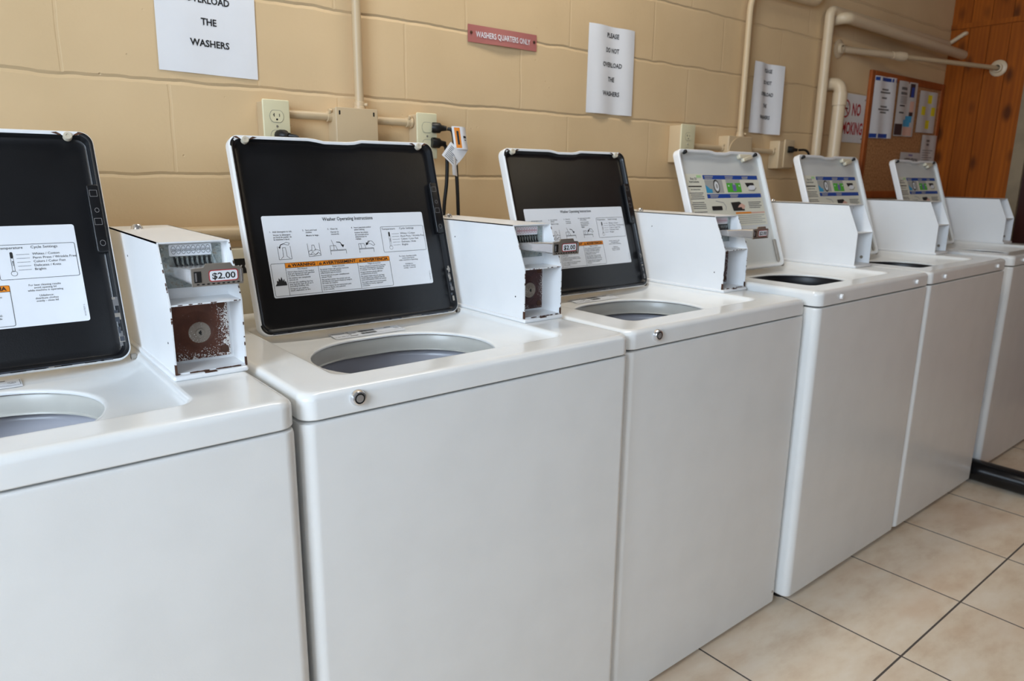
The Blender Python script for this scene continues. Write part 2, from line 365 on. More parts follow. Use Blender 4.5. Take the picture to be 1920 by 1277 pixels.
# ------------------------------------------------------------------ washers
def warn_label():
    b = MB(); e = .0004
    b.rect(.0430, .4190, .0745, .2420, 'label', 0, .004)
    b.text('Washer Operating Instructions', .2310, .2285, .0105, 'ink', .012, 'C', lift=e, width=.118)
    col = [(.0545, .2115, ['1.', 'Add detergent to tub.', '', 'Verser le détergent', 'au fond du panier de', 'la machine à laver.']),
           (.1240, .2125, ['2.', 'Sort and load', 'clothes.', '', 'Mettre le linge.']),
           (.1795, .2130, ['3.', 'Close lid.', '', 'Fermer le', 'couvercle.']),
           (.2345, .2140, ['4.', 'Insert payment and/or', 'select setting', '', 'Insérer les pièces', 'de monnaie et/ou', 'sélectionner le', 'réglage.'])]
    for x, y, L in col:
        b.text(L[0], x, y - .004, .0046, 'ink', .01, lift=e); yy = y - .004
        for t in L[1:]:
            if t: b.text(t, x + .0065, yy, .0046, 'ink', .008, lift=e)
            yy -= .0046 if t else .002
    L = lambda P, w=.0007: b.line(P, w, 'ink', e)
    L([(.066, .179), (.066, .152), (.0925, .152), (.0925, .179)]); L([(.070, .1535), (.0755, .158), (.076, .176), (.0825, .176), (.083, .158), (.089, .1535)])
    L([(.079, .184), (.086, .187), (.092, .185), (.090, .181), (.084, .182), (.079, .184)]); L([(.079, .184), (.073, .182), (.0705, .177)], .0014); b.poly([(.068, .178, e), (.073, .1785, e), (.0705, .1735, e)], 'ink')
    L([(.1296, .182), (.130, .1545), (.156, .1555), (.1555, .182)]); L([(.1375, .166), (.139, .178), (.144, .178), (.146, .166)])
    L([(.130, .164), (.135, .168), (.140, .165), (.146, .169), (.1555, .166)]); L([(.133, .157), (.138, .163), (.145, .158), (.151, .163), (.155, .158)]); L([(.131, .160), (.142, .157), (.150, .160)])
    L([(.179, .1555), (.179, .1745), (.192, .1745), (.195, .165)]); L([(.179, .165), (.2145, .165), (.2145, .156)]); L([(.179, .1635), (.2145, .1635)]); L([(.184, .187), (.188, .1745), (.187, .166)]); L([(.195, .182), (.203, .181), (.208, .174)], .0016); b.poly([(.204, .176, e), (.212, .1755, e), (.2085, .1695, e)], 'ink')
    L([(.246, .1555), (.246, .1755), (.259, .1755), (.262, .165)]); L([(.246, .165), (.2805, .165), (.2805, .156)]); L([(.246, .1635), (.2805, .1635)]); L([(.251, .1755), (.252, .166)]); L([(.266, .176), (.270, .181), (.279, .180), (.285, .172), (.281, .170), (.275, .174), (.270, .175)]); b.poly([(.263, .171, e), (.270, .174, e), (.264, .178, e)], 'ink'); L([(.266, .175), (.273, .180)], .0015)
    # temperature box
    b.frame(.3045, .4155, .153, .2108, .0007, 'ink', e, .003)
    b.text('Temperature', .3075, .2035, .0062, 'ink', 0, lift=e, width=.034); b.text('Cycle Settings', .352, .2035, .0062, 'ink', 0, lift=e, width=.038)
    b.rect(.3225, .3265, .188, .1985, 'ink', e, .0018); b.frame(.3225, .3265, .166, .189, .0005, 'ink', e, .0015); b.text('WARM', .3258, .1755, .0026, 'ink', .01, lift=e * 2, rot=R(90))
    P = [(.3245 + .0042 * math.cos(a * PI / 8), .163 + .0042 * math.sin(a * PI / 8)) for a in range(17)]; L(P, .0005)
    for i, t in enumerate(('Whites / Cotton', 'Perm Press / Wrinkle Free', 'Colors / Color Fast', 'Delicates / Knits', 'Brights')):
        yy = .1928 - .0064 * i; L([(.331, yy + .001), (.349, yy + .001)], .0005); b.text(t, .353, yy - .0005, .0056, 'ink', 0, lift=e, xs=1.02)
    for i, t in enumerate(('For best cleaning results', 'avoid opening lid', 'while machine is operating', '', 'Unbalance:', 'distribute clothes', 'evenly - close lid')):
        if t: b.text(t, .363, .1405 - .0045 * i, .0046, 'ink', 0, 'C', lift=e)
    b.text('W10177077 C', .4145, .083, .0034, 'inkgrey', 0, lift=e, rot=R(90))
    # hazard panel
    b.frame(.046, .315, .0775, .1445, .0007, 'ink', e, .003); b.rect(.0756, .315, .134, .1442, 'orange', e, .001)
    L([(.0756, .0777), (.0756, .144)]); L([(.1454, .0777), (.1454, .144)]); L([(.2360, .0777), (.2360, .144)]); L([(.0756, .134), (.315, .134)])
    for x, t, w in ((.1105, 'WARNING', .050), (.1907, 'AVERTISSEMENT', .076), (.2755, 'ADVERTENCIA', .062)):
        b.text(t, x + .004, .1362, .0088, 'ink', .03, 'C', lift=e * 2, width=w)
        tx = x + .004 - w / 2 - .005; b.poly([(tx - .0042, .1362, 2 * e), (tx + .0032, .1362, 2 * e), (tx - .0005, .1422, 2 * e)], 'ink'); b.rect(tx - .0009, tx - .0001, .1375, .1405, 'orange', 3 * e)
    cols = [(.0785, .1105, ['Fire Hazard', '', 'Never place items in the washer', 'that are dampened with gasoline', 'or other flammable fluids.', '', 'No washer can completely', 'remove oil.', '', 'Do not dry anything that has', 'ever had any type of oil on it', '(including cooking oils).', '', 'Doing so can result in', 'death, explosion, or fire.']),
            (.1485, .1907, ["Risque d'incendie", '', 'Ne jamais mettre des articles humectés', "d'essence ou d'autres fluides", 'inflammables dans la laveuse.', '', 'Aucune laveuse ne peut complètement', "enlever l'huile.", '', 'Ne pas faire sécher des articles qui ont', "été salis par tout genre d'huile (y compris", 'les huiles de cuisson).', '', 'Le non-respect de ces instructions peut', 'causer un décès, une explosion', 'ou un incendie.']),
            (.2390, .2755, ['Peligro de Incendio', '', 'Nunca coloque en la lavadora artículos', 'que estén humedecidos con gasolina', 'o cualquier otro líquido inflamable.', '', 'Ninguna lavadora puede eliminar', 'completamente el aceite.', '', 'No seque ningún artículo que haya', 'tenido alguna vez cualquier tipo de', 'aceite (incluyendo aceites de cocina).', '', 'No seguir estas instrucciones puede', 'ocasionar la muerte, explosión', 'o incendio.'])]
    for x, xc, LL in cols:
        yy = .1295
        for i, t in enumerate(LL):
            if t: b.text(t, xc if i == 0 else x, yy, .0044, 'ink', .006, 'C' if i == 0 else 'L', lift=e, xs=.98 if x < .1 else .92)
            yy -= .0039 if t else .0012
    b.poly([(.049, .099, e), (.0735, .099, e), (.0728, .104, e), (.0715, .1085, e), (.0695, .106, e), (.069, .113, e), (.0662, .108, e), (.064, .117, e), (.061, .1105, e), (.058, .115, e), (.0565, .108, e), (.0535, .110, e), (.053, .104, e)], 'ink')
    return b
def blue_label():
    b = MB(); e = .0004
    b.rect(.016, .424, .150, .326, 'labelcream', 0, .003)
    b.rect(.081, .105, .3135, .322, 'palegreen', e)
    for t, y, s in (('Easy 2U', .307, .0105), ('Instructions', .297, .0105), ('de instrucciones', .273, .0072)): b.text(t, .064, y, s, 'ink', .01, 'C', lift=e)
    b.rect(.03, .098, .283, .287, 'ink', e)
    for i in range(15):
        if i not in (4, 9): b.rect(.03 + (.004 if i % 3 else 0), .1 - (.006 if i % 4 == 1 else 0), .262 - .0062 * i, .2645 - .0062 * i, 'inkgrey', e)
    b.rect(.1135, .42, .3085, .3225, 'blueink', e); b.rect(.1165, .42, .2455, .2595, 'blueink', e)
    for x, y in ((.122, .316), (.232, .3155), (.327, .315), (.132, .2535), (.240, .253)):
        for j, w in ((0, .045), (1, .04)): b.rect(x, x + w * (.8 if x > .3 else 1), y - .0055 * j, y - .0055 * j + .0032, 'greyprint', 2 * e)
    # picture: open machine door, blue drops
    b.rect(.118, .212, .263, .3065, 'greyprint', e); b.rect(.118, .15, .263, .276, 'lightblue', 1.5 * e); b.poly([(.118, .276, 2 * e), (.15, .263, 2 * e), (.135, .28, 2 * e), (.118, .29, 2 * e)], 'lightblue')
    for r, m, l in ((.0225, 'ink', 2), (.0180, 'greyprint', 3), (.0155, 'label', 4), (.008, 'greyprint', 5)): b.poly([(.176 + .72 * r * math.cos(a * PI / 10), .285 + r * math.sin(a * PI / 10), l * e) for a in range(20)], m)
    b.rect(.2317, .3115, .2645, .3075, 'greyprint', e); b.rect(.2325, .3115, .2645, .296, 'green', 2 * e); b.rect(.263, .283, .268, .292, 'violet', 3 * e, .003); b.rect(.268, .279, .289, .300, 'greyprint', 3.5 * e, .002)
    for x in (.243, .302): b.rect(x - .003, x + .003, .284, .289, 'label', 3 * e)
    b.rect(.33, .415, .266, .304, 'labelcream', e); b.poly([(.338, .297, 2 * e), (.388, .297, 2 * e), (.392, .288, 2 * e), (.365, .288, 2 * e), (.348, .281, 2 * e)], 'ink'); b.poly([(.352, .283, 3 * e), (.365, .288, 3 * e), (.392, .288, 3 * e), (.392, .275, 3 * e), (.36, .27, 3 * e)], 'label'); b.line([(.352, .271), (.385, .270), (.400, .280)], .002, 'inkgrey', 3 * e)
    b.rect(.122, .21, .204, .243, 'labelcream', e); b.rect(.128, .183, .205, .219, 'ink', 2 * e, .002); b.line([(.155, .236), (.195, .230), (.205, .215), (.2, .205)], .003, 'greyprint', 2 * e)
    b.poly([(.235, .230, 2 * e), (.285, .232, 2 * e), (.297, .222, 2 * e), (.306, .201, 2 * e), (.242, .201, 2 * e)], 'ink'); b.poly([(.268, .212, 3 * e), (.28, .221, 3 * e), (.295, .226, 3 * e), (.312, .218, 3 * e), (.306, .21, 3 * e), (.296, .205, 3 * e), (.288, .213, 3 * e)], 'skin')
    for i in range(4): b.rect(.335, .41 - .01 * (i % 2), .228 - .0062 * i, .2308 - .0062 * i, 'inkgrey', e)
    b.rect(.2513, .34, .1905, .1965, 'orange', e); b.rect(.34, .42, .1905, .1955, 'skin', e)
    for i in range(5): b.rect(.255, .415 - .02 * (i % 2), .183 - .0066 * i, .1855 - .0066 * i, 'greyprint', e)
    return b
WL, BL = None, None
def edge_rust(b, pts, n, w, mat='rustline', lo=.004, hi=.02):   # small rust chips wrapped round a sheet edge
    for _ in range(n):
        i = random.randrange(len(pts) - 1); p, q = Vector(pts[i]), Vector(pts[i + 1]); L = (q - p).length
        l = random.uniform(lo, hi); t = random.uniform(0, max(1 - l / L, 0)); a = p.lerp(q, t); c = p.lerp(q, min(t + l / L, 1)); mid = p.lerp(q, min(t + l / L * random.uniform(.3, .7), 1))
        d = (q - p).normalized(); u = d.orthogonal().normalized(); v = d.cross(u); ww = w * random.uniform(.7, 1.1)
        L3 = [[tuple(s + (u * x + v * y) * ww * f) for x, y in ((-1, -1), (1, -1), (1, 1), (-1, 1))] for s, f in ((a, .62), (mid, 1), (c, .62))]
        b.loft(L3, mat, True, True)

def coin_box(root, zb, yf, W, old, rustmat):
    """folded sheet steel meter case on the right of the deck; zb = deck top, yf = its front"""
    x1 = W - .001; x0 = x1 - .1065; t = .0022; zk = zb + .115; zt = zb + .205; z0 = zb + .008; yb = .615; ys = yf + .041
    b = MB()
    prof = [(yf, z0), (yf, zk), (ys, zt), (yb, zt), (yb, z0)]
    for xa in (x0, x1 - t):                                   # two cheeks
        A = [(xa, y, z) for y, z in prof]; B = [(xa + t, y, z) for y, z in prof]
        b.add(A + B, [(0, 1, 2, 3, 4), (9, 8, 7, 6, 5)] + [(i, i + 5, (i + 1) % 5 + 5, (i + 1) % 5) for i in range(5)], 'white')
    b.box(x0, x1, ys, yb, zt - t, zt, 'white'); b.box(x0 + t, x1 - t, yb - t, yb, z0, zt - t, 'white')
    yi = yf + (.06 if old else .075)
    b.box(x0 + t, x1 - t, yf + .001, yi, zk - t, zk, 'white'); b.box(x0 + t, x1 - t, yf + .001, yi, z0, z0 + t, 'white'); b.box(x0 + t, x1 - t, yi, yi + t, z0, zt - t, 'white')
    b.box(x0 + t, x1 - t, yf + .001, yi, zk, zk + .0001, 'white')
    if old:
        e = [(x0 + t / 2, yf, z0), (x0 + t / 2, yf, zk), (x0 + t / 2, ys, zt)]; f = [(x1 - t / 2, yf, z0), (x1 - t / 2, yf, zk), (x1 - t / 2, ys, zt)]
        lo = [(x0, yf, z0 + t / 2), (x1, yf, z0 + t / 2)]
        edge_rust(b, e, 10, .0008, lo=.001, hi=.007); edge_rust(b, f, 14, .0009, lo=.001, hi=.007); edge_rust(b, lo, 9, .0010, lo=.002, hi=.016); edge_rust(b, [(x0, yf + .001, zk - t / 2), (x1, yf + .001, zk - t / 2)], 10, .0007, lo=.001, hi=.007)
        b.box(x0 - .0003, x0 + t + .0003, yf - .0006, yf + .004, z0, z0 + .016, 'rustline'); b.box(x1 - t - .0003, x1 + .0003, yf - .0006, yf + .003, z0, z0 + .014, 'rustline')
    meter = b.build('coin_meter', root, smooth=True, wn=False, angle=30)
    b = MB(); b.rbox(x0 - .005, x1, yf - .008, yb, zb, z0, .003, 'white', .004)
    if old: b.box(x0 + .04, x0 + .058, yf - .0078, yf - .0005, z0 - .001, z0 + .0004, 'rustline')
    b.build('base_plate', meter)
    b = MB(); b.lathe([(.0001, .009), (.006, .0085), (.009, .005), (.0105, .0)], (x0 + .035, yf + .34, zt), (0, 0, 1), 'chrome', 16, cap1=False); b.build('top_bolt', meter)
    if not old:
        b = MB(); b.lathe([(.0055, 0), (.0055, .0008), (.0001, .001)], (x1 - t, yf + .028, z0 + .02), (-1, 0, 0), 'dullmetal', 12); b.build('side_plug', meter)
        return
    for yy, zz in ((yf + .26, zt - .04), (yf + .03, z0 + .045)):
        b = MB(); b.lathe([(.0018, 0), (.0014, .0005), (.0001, .0006)], (x0, yy, zz), (-1, 0, 0), 'dark', 10); b.build('rivet', meter)
    xa, xb = x0 + t + .0005, x1 - t - .0005
    # vault door with conical boss and lock
    b = MB(); yv = yi - .003
    b.box(xa + .001, xb - .004, yv, yi - .0002, z0 + .007, zk - t - .003, rustmat)
    bx, bz = x0 + .050, z0 + .053
    b.lathe([(.032, 0), (.027, .0025), (.021, .009), (.0185, .0135), (.0168, .015)], (bx, yv, bz), (0, -1, 0), rustmat, 32)
    b.lathe([(.0168, .0150), (.0152, .0165), (.0055, .0165)], (bx, yv, bz), (0, -1, 0), 'rustboss', 32)
    for px, pz in ((xa + .010, zk - .014), (xb - .014, zk - .014), (xa + .009, z0 + .017), (xb - .013, z0 + .018)):
        b.lathe([(.0068, 0), (.0064, .0010), (.0001, .0014)], (px, yv, pz), (0, -1, 0), 'rustline', 18)
    b.build('vault_door', meter, angle=45)
    b = MB(); b.lathe([(.0064, .0162), (.006, .0186), (.0046, .0186), (.0042, .0176), (.0001, .0176)], (bx, yv, bz), (0, -1, 0), 'dullmetal', 24)
    b.lathe([(.0024, .0179), (.0001, .0179)], (bx, yv, bz), (0, -1, 0), 'dark', 12, sx=1, sy=1); b.box(bx - .0002, bx + .0018, yv - .0181, yv - .0177, bz - .0036, bz + .0036, 'dark')
    b.build('vault_lock', meter)
    # galvanised plate
    b = MB(); b.box(xa + .003, xb - .006, yi - .0025, yi - .0003, zk + .017, zt - .006, 'galv')
    for px in (xa + .008, xb - .011):
        for pz in (zk + .024, zt - .012): b.lathe([(.0028, .0025), (.0022, .004), (.0001, .0044)], (px, yi, pz), (0, -1, 0), 'galv', 10)
    b.add([(xb - .024, yi - .0026, zt - .01), (xb - .012, yi - .0026, zt - .012), (xb - .010, yi - .0026, zk + .04), (xb - .018, yi - .008, zk + .04)], [(0, 1, 2), (0, 2, 3)], 'galv')
    b.build('mounting_plate', meter, smooth=False)
    # coin slide
    sa, sb = x0 + .019, x0 + .0845; zs = zb + .152; ze = zb + .176; yo = yf - .070
    b = MB(); b.loft([[(x, yy, z) for x, z in rrect(sa + g, sb - g, zs + g * .3, ze - .001 + h, .003, 3, 1)] for yy, g, h in ((yi - .0025, -.001, -.0085), (yi - .02, -.001, -.008), (yo + .03, .0, -.001), (yo + .002, 0, 0))], 'chrome', True, True)
    b.rbox(sa - .002, sb + .002, zs - .0015, ze, 0, .003, .0012, 'chrome', .004) if False else None
    pl = [(sa - .002, zs - .0015), (sb + .003, zs - .0015), (sb + .004, zs + .003), (sb + .004, ze - .004), (sb, ze), (sb - .010, ze + .0005), (sb - .013, ze + .006), (sa + .018, ze + .006), (sa + .015, ze + .001), (sa - .002, ze)]
    b.add([(x, yo, z) for x, z in pl] + [(x, yo + .003, z) for x, z in pl], [tuple(range(10)), tuple(range(19, 9, -1))] + [(i, i + 10, (i + 1) % 10 + 10, (i + 1) % 10) for i in range(10)], 'dullmetal')
    for i in range(9): b.box(sa + .004 + i * .007, sa + .0075 + i * .007, yo - .0004, yo, zs + .0005, zs + .0022, 'dark')
    b.box(sa + .001, sa + .011, yo - .0005, yo, zs + .004, ze - .004, 'dark'); b.box(sa + .0025, sa + .0045, yo - .0012, yo - .0003, zs + .006, ze - .006, 'chrome')
    b.box(sb + .0005, sb + .0018, yo - .0008, yo, zs + .002, ze - .004, 'chrome')
    b.build('coin_slide', meter, smooth=False)
    b = MB(); b.T = face_at(sa + .021, yo - .0005, zs + .0042)
    b.rect(0, .041, 0, .0165, 'redink', 0, .004); b.rect(.0012, .0398, .0012, .0153, 'label', .0002, .0032); b.text('$2.00', .0205, .0038, .0125, 'ink', .02, 'C', lift=.0004, width=.033)
    b.build('price_tag', meter, smooth=False)
    # denomination strip and coin slots
    b = MB(); b.T = face_at(sa + .004, yi - .0029, zt - .0235)
    b.rect(-.003, .060, 0, .0175, 'label', 0, .002)
    om = 'ink' if rustmat == 'rust' else 'redink'
    for i in range(8):
        cx = .0035 + i * .0073; el = lambda rx, ry: [(cx + rx * math.cos(a * PI / 8), .0095 + ry * math.sin(a * PI / 8)) for a in range(16)]
        b.loft([[(p, q, .0003) for p, q in el(.0034, .0066)], [(p, q, .0003) for p, q in el(.0029, .006)]], om); b.text('25', cx, .0075, .0048, om, .01, 'C', lift=.0003)
    b.build('denomination_strip', meter, smooth=False)
    b = MB()
    for i in range(8):
        cx = sa + .0075 + i * .0073
        P = [(cx, yi - .0038, zt - .0245), (cx + .0008, yi - .0045, zt - .032), (cx + .0022, yi - .0075, zt - .0385)]
        b.tube(P, .0015, 'dark', 6)
        b.box(cx + .0022, cx + .0052, yi - .007, yi - .003, zt - .0375, zt - .027, 'galv')
    b.build('coin_slots', meter, smooth=False)

def washer(x, yf, W, label, old=True, zt=.915, box_y=.2, tilt=16.3, lid_u=.0955, lid_w=.47, rustmat='rust', lidy=.448, seed=0, model_sticker=True):
    global WL, BL
    random.seed(seed)
    root = thing('washing_machine', (x, yf, 0), label, 'washing machine', 'row of top loading coin washers')
    D = .66; zs = zt - .0415; z0 = .022 if old else .034
    # cabinet
    b = MB(); L = []
    for z, ins in ((z0, .004), (z0 + .003, .001), (z0 + .006, 0), (z0 + .064, 0), (z0 + .067, .0012 if old else 0), (z0 + .072, 0), (zs - .010, 0), (zs - .005, .0012), (zs - .0035, .004), (zs - .0034, .012)):
        L.append([(a, c, z) for a, c in rrect(ins, W - ins, ins, D - ins, .02 - ins * .5, 8, 4)])
    b.loft(L, 'panel', True, False); b.loft([L[-1], [(a, c, zs + .001) for a, c in rrect(.0125, W - .0125, .0125, D - .0125, .014, 8, 4)], [(a, c, zs + .001) for a, c in rrect(.035, W - .035, .035, D - .035, .014, 8, 4)]], 'dark'); b.build('cabinet', root, wn=True)  # black neck paints in the shade of the seam below the deck
    for px in (.06, W - .06):
        for py in (.06, D - .06):
            b = MB(); b.lathe([(.02, 0), (.02, .012), (.008, .014), (.008, z0 + .004)], (px, py, 0), (0, 0, 1), 'rubber', 14, cap0=True); b.build('leveling_foot', root)
    # deck with sunken lid well and tub opening
    b = MB(); L = []; K, SS = 12, 8; zd = zs
    rr = lambda x0, x1, y0, y1, r: rrect(x0, x1, y0, y1, r, K, SS)
    for z, ins in ((zd + .004, .02), (zd, .004), (zd + .0008, .0012), (zd + .003, 0), (zt - .012, 0)): L.append([(a, c, z) for a, c in rr(ins, W - ins, ins, D - ins, .024)])
    for i in range(1, 6):
        a_ = R(90 * i / 5); ins = .012 * (1 - math.cos(a_)); L.append([(a, c, zt - .012 + .012 * math.sin(a_)) for a, c in rr(ins, W - ins, ins, D - ins, .024)])
    xr = W - .111
    L.append([(a, c, zt) for a, c in rr(.02, W - .02, .02, D - .02, .024)])
    L.append([(a, c, zt) for a, c in rr(.076, xr + .006, .060, .506, .034)])
    rec = (.083, xr, .067, .50); hole = (.128, .490, .083, .387)
    for i in range(0, 5):
        a_ = R(80 * i / 4); ins = .008 * math.sin(a_); L.append([(a, c, zt - .008 * (1 - math.cos(a_))) for a, c in rr(rec[0] + ins, rec[1] - ins, rec[2] + ins, rec[3] - ins, .028)])
    A = rr(rec[0] + .010, rec[1] - .010, rec[2] + .010, rec[3] - .010, .028); B = rr(hole[0] - .006, hole[1] + .006, hole[2] + .001, hole[3] + .006, .15)
    za, zb_ = zt - .011, zt - .026
    for t in (0, .12, .28, .46, .64, .82, 1):
        h = za + (zb_ - za) * (1 - (1 - t) ** 2.3); L.append([(p[0] + (q[0] - p[0]) * t, p[1] + (q[1] - p[1]) * t, h) for p, q in zip(A, B)])
    for dz, ins in ((.0004, .003), (.0016, .0055), (.0032, .006), (.0055, .006)): L.append([(a, c, zb_ - dz) for a, c in rr(hole[0] - .006 + ins, hole[1] + .006 - ins, hole[2] + .001 + ins, hole[3] + .006 - ins, .15)])
    b.loft(L, 'enamel'); deck = b.build('top_deck', root, wn=True, angle=60)
    # tub
    rm = 'tubring' if old else 'tubdark'
    cx, cy = .309, .235
    b = MB(); H = [(a, c) for a, c in rr(hole[0] - .004, hole[1] + .004, hole[2] + .003, hole[3] + .004, .15)]
    sc = lambda f, z: [(cx + (p - cx) * f, cy + (q - cy) * f, z) for p, q in H]
    b.loft([sc(1.03, zb_ - .0056), sc(1.006, zb_ - .0058), sc(1.004, zb_ - .0076), sc(1.012, zb_ - .0082)], 'rustline')
    b.loft([sc(1.012, zb_ - .0082), sc(1.006, zb_ - .010), sc(1.006, zb_ - .032), sc(1.008, zb_ - .0375), sc(.998, zb_ - .039), sc(.998, zb_ - .041), sc(1.08, zb_ - .043)], rm); b.build('tub_ring', root, angle=50)
    b = MB(); b.lathe([(.228, -.050), (.216, -.050), (.212, -.054), (.210, -.062), (.209, -.36), (.19, -.40), (.06, -.40)], (cx, cy, zb_), (0, 0, 1), 'basket' if old else 'tubdark', 48, sy=.96, cap1=True); b.build('wash_basket', root)
    b = MB(); b.lathe([(.11, -.40), (.06, -.37), (.045, -.30), (.04, -.16), (.03, -.13), (.0001, -.125)], (cx, cy, zb_), (0, 0, 1), 'basket' if old else 'tubdark', 24); b.build('agitator', root)
    # model plate printed on the back of the well
    def lid_floor(v): return za + (zb_ - za) * (1 - (1 - v) ** 2.3)
    if old and model_sticker:
        b = MB(); e = .0004
        yA, yB = .398, .446; t_ = lambda yy: 1 - (yy - (hole[3] + .006)) / (rec[3] - .010 - hole[3] - .006)
        zA, zB = lid_floor(t_(yA)), lid_floor(t_(yB)); th = math.atan2(zB - zA, yB - yA)
        b.T = Matrix.Translation((.24, yA, zA + .0012)) @ Matrix.Rotation(th, 4, 'X')
        b.rect(0, .165, 0, .043, 'label', 0)
        b.text('Whirlpool', .003, .032, .007, 'ink', .01, lift=e); b.text('Type 580-01', .003, .010, .006, 'ink', 0, lift=e)
        for i, w in enumerate((.006, .020, .006, .018)): b.rect(.036, .036 + w, .034 - .0085 * i, .0372 - .0085 * i, 'inkgrey', e)
        for yy in (.026, .011):
            xx = .064
            while xx < .1: w = random.choice((.0006, .001, .0016)); b.rect(xx, xx + w, yy, yy + .011, 'ink', e); xx += w + random.choice((.0006, .001))
        b.line([(.1, .0105), (.162, .0105)], .0006, 'ink', e); b.rect(.128, .144, .034, .0372, 'inkgrey', e)
        b.loft([[(.152 + r * math.cos(a * PI / 8), .024 + r * math.sin(a * PI / 8), e) for a in range(16)] for r in (.0055, .005)], 'ink'); b.text('UL', .152, .0215, .0055, 'ink', .01, 'C', lift=e); b.line([(.163, .012), (.163, .036)], .0006, 'ink', e)
        b.build('model_plate', root, smooth=False)
    # lid
    LL = .403
    lid_z = zt - .0125
    c_in, c_rim = ('black', 'black') if old else ('lidwhite', 'white')
    b = MB(); Ls = []
    def dip(P, amt=1):
        out = []
        for (u, v, w) in P:
            f = max(0, min(1, (u - lid_w * .375) / .014)) * max(0, min(1, (lid_w * .595 - u) / .014)); f = f * f * (3 - 2 * f)
            out.append((u, v - (.0055 * f * amt if v > LL - .05 else 0), w))
        return out
    def sub(ins, r, w): return dip([(u, v, w) for u, v in rrect(ins, lid_w - ins, ins, LL - ins, r, 8, 24)])
    hgt = .024
    b.loft([sub(.006, .016, -.001), sub(.002, .019, 0), sub(0, .021, .003), sub(0, .021, hgt - .004), sub(.0008, .0205, hgt - .0015), sub(.0022, .020, hgt)], 'white', True)
    if old:
        n0 = len(b.F); b.loft([sub(.0022, .020, hgt), sub(.0045, .019, hgt), sub(.0075, .017, hgt - .0012)], 'black'); wi = b.mi('white')
        for fi in range(n0, len(b.F)):
            cu = sum(b.V[i][0] for i in b.F[fi]) / 4; cv = sum(b.V[i][1] for i in b.F[fi]) / 4
            if (cv > LL - .020 and .012 < cu < lid_w - .022) or cu < .0034: b.I[fi] = wi
    else: b.loft([sub(.0022, .020, hgt), sub(.006, .019, hgt), sub(.010, .017, hgt - .0015)], 'white')
    q = .0 if old else .002
    ea = .0075 if old else .010
    b.loft([sub(ea, .017, hgt - (.0012 if old else .0015)), sub(ea + .0022, .016, hgt - .005), sub(ea + .0042, .016, .0135), sub(ea + .0075, .014, .0115), sub(ea + .016, .012, .0108)], c_in, False, True)
    if old:   # bare enamel flare at the two top corners, worn edges, painted bluish highlight with scuffs along the bottom
        b.line([(.03, .003), (lid_w - .03, .003)], .003, 'scuff_highlight', hgt + .0002)
        for _ in range(26):
            u = random.uniform(.02, lid_w - .03); l = random.uniform(.004, .03); b.rect(u, u + l, .0012, .0026 + random.random() * .002, random.choice(('scuff_highlight', 'dullmetal', 'black')), hgt + .0004)
        for _ in range(16):
            v = random.uniform(.02, .105); b.rect(lid_w - .0135 + random.uniform(-.003, .001), lid_w - .0095 + random.uniform(-.002, .003), v, v + random.uniform(.003, .012), random.choice(('scuff_highlight', 'inkgrey', 'dullmetal')), hgt - .0005 + random.random() * .0004)
        for uu in (.033, lid_w - .038):
            b.poly([(uu - .017, LL - .0035, hgt + .0003), (uu - .008, LL - .009, hgt + .0003), (uu - .004, LL - .0125, hgt + .0003), (uu + .004, LL - .0125, hgt + .0003), (uu + .008, LL - .009, hgt + .0003), (uu + .017, LL - .0035, hgt + .0003)], 'white')
            for sgn in (-1, 1): b.poly([(uu + sgn * .016, LL - .0032, hgt + .0005), (uu + sgn * .009, LL - .0075, hgt + .0005), (uu + sgn * .012, LL - .009, hgt + .0005), (uu + sgn * .024, LL - .0045, hgt + .0005)][::sgn], 'rustline')
    ld = b.build('lid', root, wn=True, angle=35)
    ld.location = (lid_u, lidy, lid_z); ld.rotation_euler.x = R(90 - tilt)
    if WL is None:
        WL = warn_label().build('instruction_label', ld, smooth=False); BL = blue_label().build('instruction_label', None, smooth=False).data
        bpy.data.objects.remove([o for o in bpy.data.objects if o.data == BL][0]); WL = WL.data; first = True
        lab = [o for o in ld.children][0]
    else:
        lab = bpy.data.objects.new('instruction_label', WL if old else BL); COL.objects.link(lab); lab.parent = ld
    lab.location = (0, 0, .0112)
    for uu in (.033, lid_w - .038):
        b = MB(); c = (uu, LL - .0105, hgt - .006)
        if old: b.lathe([(.007, 0), (.007, .009), (.006, .0105), (.003, .0105), (.0028, .0095), (.0001, .0095)], c, (0, 0, 1), 'bumper', 18)
        else: b.lathe([(.0062, 0), (.0062, .010), (.005, .012), (.0001, .0125)], c, (0, 0, 1), 'rubber', 18)
        b.build('lid_bumper', ld)
    if old:
        b = MB(); uR = lid_w - .020
        b.rbox(uR - .004, uR + .0145, .188, .308, hgt - .010, hgt - .0005, .002, 'black', .004)
        for vv in (.292, .242): b.frame(uR - .001, uR + .011, vv - .006, vv + .006, .0009, 'inkgrey', hgt - .0002, .001)
        for vv, s in ((.262, .0036), (.204, .0045)): b.loft([[(uR + .006 + r * math.cos(a * PI / 8), vv + r * 1.2 * math.sin(a * PI / 8), hgt - .0002) for a in range(16)] for r in (s, s - .0009)], 'inkgrey')
        b.build('rim_clip', ld)
    else:
        b = MB(); b.poly([(.315, .392, hgt), (.402, .392, hgt), (.392, .382, hgt), (.372, .380, hgt), (.345, .367, hgt), (.335, .368, hgt), (.322, .381, hgt)], 'white')
        b.rbox(.322, .392, .378, .392, .012, hgt + .003, .003, 'cream', .004); b.T = Matrix.Translation((.363, .377, .015)) @ Matrix.Rotation(R(12), 4, 'Z')
        b.rbox(-.026, .03, -.006, .006, 0, .014, .003, 'cream', .004); b.build('lid_strike', ld)
        b = MB(); b.rbox(lid_w - .026, lid_w - .012, .01, .095, .011, .018, .002, 'dullmetal', .005); b.build('hinge_bracket', ld)
